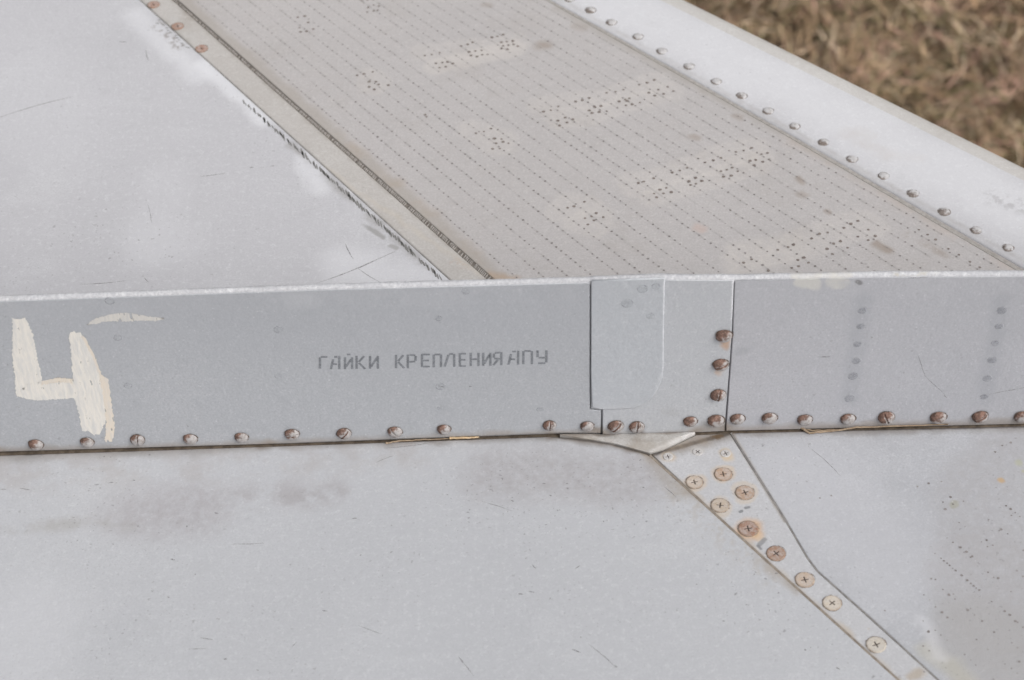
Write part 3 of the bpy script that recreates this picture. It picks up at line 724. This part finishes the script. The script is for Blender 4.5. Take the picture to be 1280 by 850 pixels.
# rough bead of paint and weld on the top edge
def bead():
    V = []; F = []; n = 1500; K = 9
    for i in range(n+1):
        px = -900+2800*i/n; p = fa(px, ftop(px)+6, 0)
        for k in range(K):
            t = math.radians(-78+ (258+20)*k/(K-1)*.92)
            r = .0025*(1+.10*mnoise.noise(Vector((p.x*60, k*.5, 3)))+.10*mnoise.noise(Vector((p.x*300, k*.9, 0)))+.07*mnoise.noise(Vector((p.x*1100, k*1.7, 7))))
            if 739 < px < 831: r *= 1.12
            V.append((p.x, .0027-math.cos(t)*r*.95, p.z+math.sin(t)*r*.88))
    for i in range(n):
        for k in range(K-1):
            a = i*K+k; F.append((a, a+K, a+K+1, a+1))
    me = mesh('edge_bead', V, F, True); o = link('edge_bead', me, M_bead, spine)
    bm = bmesh.new(); bm.from_mesh(me); bmesh.ops.recalc_face_normals(bm, faces=bm.faces[:]); bm.to_mesh(me); bm.free()
bead()
# folded foot of the middle plate, resting on the skins
def foot():
    up = [(700,542.5),(734,542),(752,543.5),(800,547),(838,548),(868,540.5)]
    lo = [(700,545),(738,549),(770,554.5),(812,566),(828,562.5),(869,542)]
    V = []; F = []
    for (a, b) in zip(up, lo):
        p = fa(*a, -.0003); p.z = max(p.z, .0016); r = at(b[0], b[1], .0010); V += [p, p.lerp(r, .5)+Vector((0,0,.0006)), r, r+Vector((0, .0006, -.0032))]
    for i in range(len(up)-1):
        for k in range(3): F.append((i*4+k, i*4+k+1, (i+1)*4+k+1, (i+1)*4+k))
    t = paint('folded foot paint', srgb(188,186,184), srgb(174,170,166), srgb(206,205,204), [
        (at(700,545), at(812,563), .0005, .005, srgb(150,140,128), .6, 1, 1), (at(770,549), at(806,557), .0005, .004, srgb(132,120,108), .7, 1, 1), (fa(700,543), fa(868,541), .0005, .003, srgb(110,98,88), .7, 1, 0),
        (at(815,565), at(868,542), .0, .0028, srgb(224,222,220), .8, 0, 0)], (), speck=.4, grime=.4)  # pale lower-right edge is a highlight put into the colour
    me = mesh('folded_foot', V, F, False); o = link('folded_foot', me, t, spine)
foot()
# screws of the fence
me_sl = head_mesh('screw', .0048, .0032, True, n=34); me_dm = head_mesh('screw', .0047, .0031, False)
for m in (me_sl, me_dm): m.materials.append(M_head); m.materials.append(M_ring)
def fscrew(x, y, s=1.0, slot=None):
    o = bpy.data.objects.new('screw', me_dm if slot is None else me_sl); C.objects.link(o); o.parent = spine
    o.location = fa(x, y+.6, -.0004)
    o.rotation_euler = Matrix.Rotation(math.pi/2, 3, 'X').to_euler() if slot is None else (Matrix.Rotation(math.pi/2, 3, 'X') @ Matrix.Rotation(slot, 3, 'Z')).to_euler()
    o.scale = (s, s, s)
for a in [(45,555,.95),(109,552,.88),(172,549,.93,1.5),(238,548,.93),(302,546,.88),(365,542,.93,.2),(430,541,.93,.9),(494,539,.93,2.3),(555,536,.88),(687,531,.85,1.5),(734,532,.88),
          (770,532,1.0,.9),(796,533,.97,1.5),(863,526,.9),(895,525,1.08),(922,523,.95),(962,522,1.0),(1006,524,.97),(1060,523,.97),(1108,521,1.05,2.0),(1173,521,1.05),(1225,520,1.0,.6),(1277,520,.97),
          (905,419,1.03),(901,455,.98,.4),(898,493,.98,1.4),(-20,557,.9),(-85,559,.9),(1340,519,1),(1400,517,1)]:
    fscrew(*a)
# faint painted-over rivets of the stiffeners
me_fr2 = None
def ringmesh(r):
    V = []; F = []; mi = []; k = 20
    for rr, z in ((0, .0003), (r*.62, .00028), (r*.8, .0002), (r, .00005)):
        for j in range(k): t = 2*math.pi*j/k; V.append((rr*math.cos(t), rr*math.sin(t), z))
    for i in range(3):
        for j in range(k): F.append((i*k+j, (i+1)*k+j, (i+1)*k+(j+1) % k, i*k+(j+1) % k)); mi.append(0 if i == 2 else 1)
    me = mesh('flush_rivet', V, F, True, mi); return me
me_fr2 = ringmesh(.0033); me_fr2.materials.append(M_fring); me_fr2.materials.append(M_fcore2)
me_fr = ringmesh(.0033); me_fr.materials.append(M_fring); me_fr.materials.append(M_fcore)
for (x, y, s) in [(1078,388,.9),(1076,408,.8),(1072,430,.85),(1070,451,.9),(1066,470,1),(1062,498,1),(1252,388,1),(1249,408,.85),(1244,429,.85),(1240,450,.95),(1234,473,.9),(1230,496,.8),
]+[(137,376,.9),(147,422,.8),(348,412,.9),(348,470,.7),(160,482,.8),(548,398,.7),(551,483,1),(582,364,.8),(551,510,.7),(675,512,.7)]:
    o = bpy.data.objects.new('flush_rivet', me_fr if x > 1000 else me_fr2); C.objects.link(o); o.parent = spine
    o.location = fa(x, y, -.0001); o.rotation_euler = (math.pi/2, 0, random.random()*0); o.scale = (s, s, s)
for (x, y, s) in [(803,361,1),(820,358,.8),(784,379,1.1),(813,395,.8)]:
    o = bpy.data.objects.new('flush_rivet', me_fr2); C.objects.link(o); o.parent = spine
    o.location = fa(x, y, -.0011); o.rotation_euler = (math.pi/2, 0, 0); o.scale = (s, s, s)

# stencilled words
def lettering():
    V = []; F = []
    G = {  # strokes in a 0..1 x 0..1 box (y down), stencil bridges left open
     'Г': [((.06,.08),(.06,.95)), ((.2,.04),(.95,.04))],
     'А': [((.05,1),(.28,.25)), ((.28,.62),(.62,.62)), ((.42,.06),(.70,.06)), ((.92,.02),(.92,1))],
     'Й': [((.06,.12),(.06,1)), ((.2,.82),(.82,.25)), ((.95,.12),(.95,1)), ((.35,-.12),(.7,-.12))],
     'И': [((.06,.05),(.06,1)), ((.2,.85),(.82,.2)), ((.95,.05),(.95,1))],
     'К': [((.06,.02),(.06,1)), ((.32,.46),(.85,.04)), ((.32,.56),(.95,1))],
     'Р': [((.06,.02),(.06,1)), ((.25,.04),(.8,.06)), ((.86,.12),(.86,.45)), ((.8,.52),(.25,.55))],
     'Е': [((.06,.02),(.06,1)), ((.22,.04),(.95,.04)), ((.22,.5),(.85,.5)), ((.22,.97),(.95,.97))],
     'П': [((.06,.06),(.06,1)), ((.2,.04),(.8,.04)), ((.94,.06),(.94,1))],
     'Л': [((.02,1),(.38,.12)), ((.45,.04),(.8,.04)), ((.92,.06),(.92,1))],
     'Н': [((.06,.02),(.06,1)), ((.25,.5),(.78,.5)), ((.94,.02),(.94,1))],
     'Я': [((.92,.02),(.92,1)), ((.78,.04),(.25,.08)), ((.12,.14),(.12,.42)), ((.2,.5),(.75,.52)), ((.55,.6),(.08,1))],
     'У': [((.06,.02),(.06,.5)), ((.2,.56),(.75,.56)), ((.94,.02),(.94,.9)), ((.8,.98),(.15,.98))]}
    T = [('Г',190,222,338,388),('А',234,272,337,388),('Й',290,322,336,388),('К',336,374,335,387),('И',390,425,334,386),
         ('К',494,530,331,384),('Р',541,580,330,384),('Е',598,632,328,380),('П',645,678,328,380),('Л',690,732,326,378),('Е',750,776,325,378),('Н',793,828,323,375),('И',843,875,321,374),('Я',883,920,320,372),
         ('А',944,988,315,370),('П',1003,1042,314,368),('У',1060,1100,313,366)]
    for ch, x0, x1, y0, y1 in T:
        for (a, b) in G[ch]:
            A = (340+(x0+(x1-x0)*a[0])/3.2, 340+(y0+(y1-y0)*a[1])/3.2); B = (340+(x0+(x1-x0)*b[0])/3.2, 340+(y0+(y1-y0)*b[1])/3.2)
            p, r = fa(*A, -.00012), fa(*B, -.00012); d = (r-p).normalized(); nn = Vector((-d.z, 0, d.x))*.00074
            b0 = len(V); V += [p-nn-d*.0002, r-nn+d*.0002, r+nn+d*.0002, p+nn-d*.0002]; F.append((b0, b0+1, b0+2, b0+3))
    link('stencil_lettering', mesh('stencil_lettering', V, F), M_text, spine)
lettering()
def dab(name, left, right, mat, y, rag=.0005):
    """one brush stroke: two banks of points, joined by a fine strip"""
    def dense(pts, n):
        P = [fa(x/3.27, 340+y_/3.27, y) for x, y_ in pts]; L_ = [0]
        for a_, b_ in zip(P, P[1:]): L_.append(L_[-1]+(b_-a_).length)
        out = []
        for i in range(n+1):
            d = L_[-1]*i/n; k = max(j for j in range(len(P)-1) if L_[j] <= d+1e-9)
            out.append(P[k].lerp(P[k+1], min(1, (d-L_[k])/max(1e-9, L_[k+1]-L_[k]))))
        return out
    n = 60; A = dense(left, n); B = dense(right, n); V = []; F = []
    for i in range(n+1):
        for k in range(7):
            p = A[i].lerp(B[i], k/6)
            j = rag if (k in (0, 6) or i in (0, n)) else 0
            V.append((p.x+random.uniform(-j, j), y, p.z+random.uniform(-j, j)*(3.5 if i in (0, n) else 1)))
    for i in range(n):
        for k in range(6):
            a_ = i*7+k; F.append((a_, a_+7, a_+8, a_+1))
    me = mesh(name, V, F)
    if me.polygons[0].normal.y > 0: me.flip_normals()
    return link(name, me, mat, spine)
dab('painted_number', [(50,195),(50,340),(60,430),(66,505)], [(106,188),(134,255),(152,345),(184,500)], M_num, -.00014)
dab('painted_number', [(110,458),(170,446),(240,434),(310,440)], [(66,508),(110,518),(150,526),(318,514)], M_num, -.00016)
dab('painted_number', [(280,250),(288,310),(298,440),(300,515),(318,560),(334,645)], [(330,246),(375,325),(410,420),(428,500),(436,600),(405,672)], M_num, -.00018)
dab('painted_number', [(330,262),(372,335),(404,420),(424,520),(434,620),(428,690)], [(340,258),(384,330),(416,420),(442,436),(470,636),(460,690)], M_num2, -.00024)
dab('painted_number', [(172,446),(240,431),(298,438)], [(168,462),(240,450),(298,456)], M_num2, -.00022)
dab('paint_smear', [(356,216),(372,200),(400,186),(470,168),(540,168),(600,182),(668,188)], [(357,217),(400,212),(440,200),(500,203),(560,199),(640,201),(669,192)], M_smear, -.00014)

def scratches(matname, parent, fence=False):
    """each scratch a hair-thin ragged ribbon lying on the paint"""
    V = []; F = []
    nrm = Vector((0, -1, 0)) if fence else Vector((0, 0, 1))
    for (a_, b_, wd, c, st) in SCR[matname]:
        a_ = Vector(a_); b_ = Vector(b_); d = (b_-a_); L_ = d.length; d.normalize(); sd_ = nrm.cross(d)
        n = max(3, int(L_/.002)); b0 = len(V); w_ = wd*.42
        for i in range(n+1):
            t = i/n; k = (.25+.75*math.sin(math.pi*min(1, max(0, t))))*random.uniform(.5, 1.2)
            p = a_.lerp(b_, t)+nrm*.00012+sd_*(L_*.03*math.sin(t*3+b0))+sd_*random.uniform(-.00012, .00012)
            V += [p-sd_*w_*k, p+sd_*w_*k]
        for i in range(n): F.append((b0+2*i, b0+2*i+2, b0+2*i+3, b0+2*i+1))
    if V:
        o = link('scratches', mesh('scratches', V, F), M_scr, parent); o['kind'] = 'stuff'
M_scr = flat('dark scratch', srgb(134,132,132), srgb(166,165,166), 500, .7, alpha=(700, .3, .6, .1, .85))
scratches(M_skin.name, skinL); scratches(M_near.name, nearL); scratches(M_right.name, nearR); scratches(M_fence.name, spine, True)

# ------------------------------------------------------------------ straws caught at the foot of the fence
def straw(pts, rad, mat, lab, g='dry straws caught under the fence'):
    P = [at(x, y, z) for x, y, z in pts]; Q = []
    for i in range(len(P)-1):
        for k in range(6):
            s = P[i].lerp(P[i+1], k/6); Q.append(s+Vector((0, random.uniform(-1, 1), random.uniform(-1, 1)))*.00025)
    Q.append(P[-1]); b = P[0].copy(); Q = [v-b for v in Q]
    o = tube('dry_straw', Q, [rad*(1-.5*i/len(Q)) for i in range(len(Q))], mat); o.location = b
    tag(o, label=lab, category='straw', group=g)
straw([(1000,534,.0015),(1012,541,.0012),(1040,538.5,.0015),(1070,534.5,.0025),(1120,532.5,.0025),(1185,530.5,.002)], .0008, M_straw, 'long bent tan straw under the right fence plate')
straw([(1001,535,.001),(1008,537.5,.0012),(1030,538,.0015),(1060,536,.002)], .0005, M_straw, 'short thin straw beside the bent one under the right fence plate')
straw([(562,547.5,.001),(580,547,.002),(599,546.3,.001)], .0010, M_straw2, 'short pale straw bit in the gap under the stencilled text')
straw([(482,554,.001),(500,551,.0015),(530,549.5,.0015),(562,548,.0012)], .0006, M_straw, 'thin brown straw left of the pale bit in the gap')
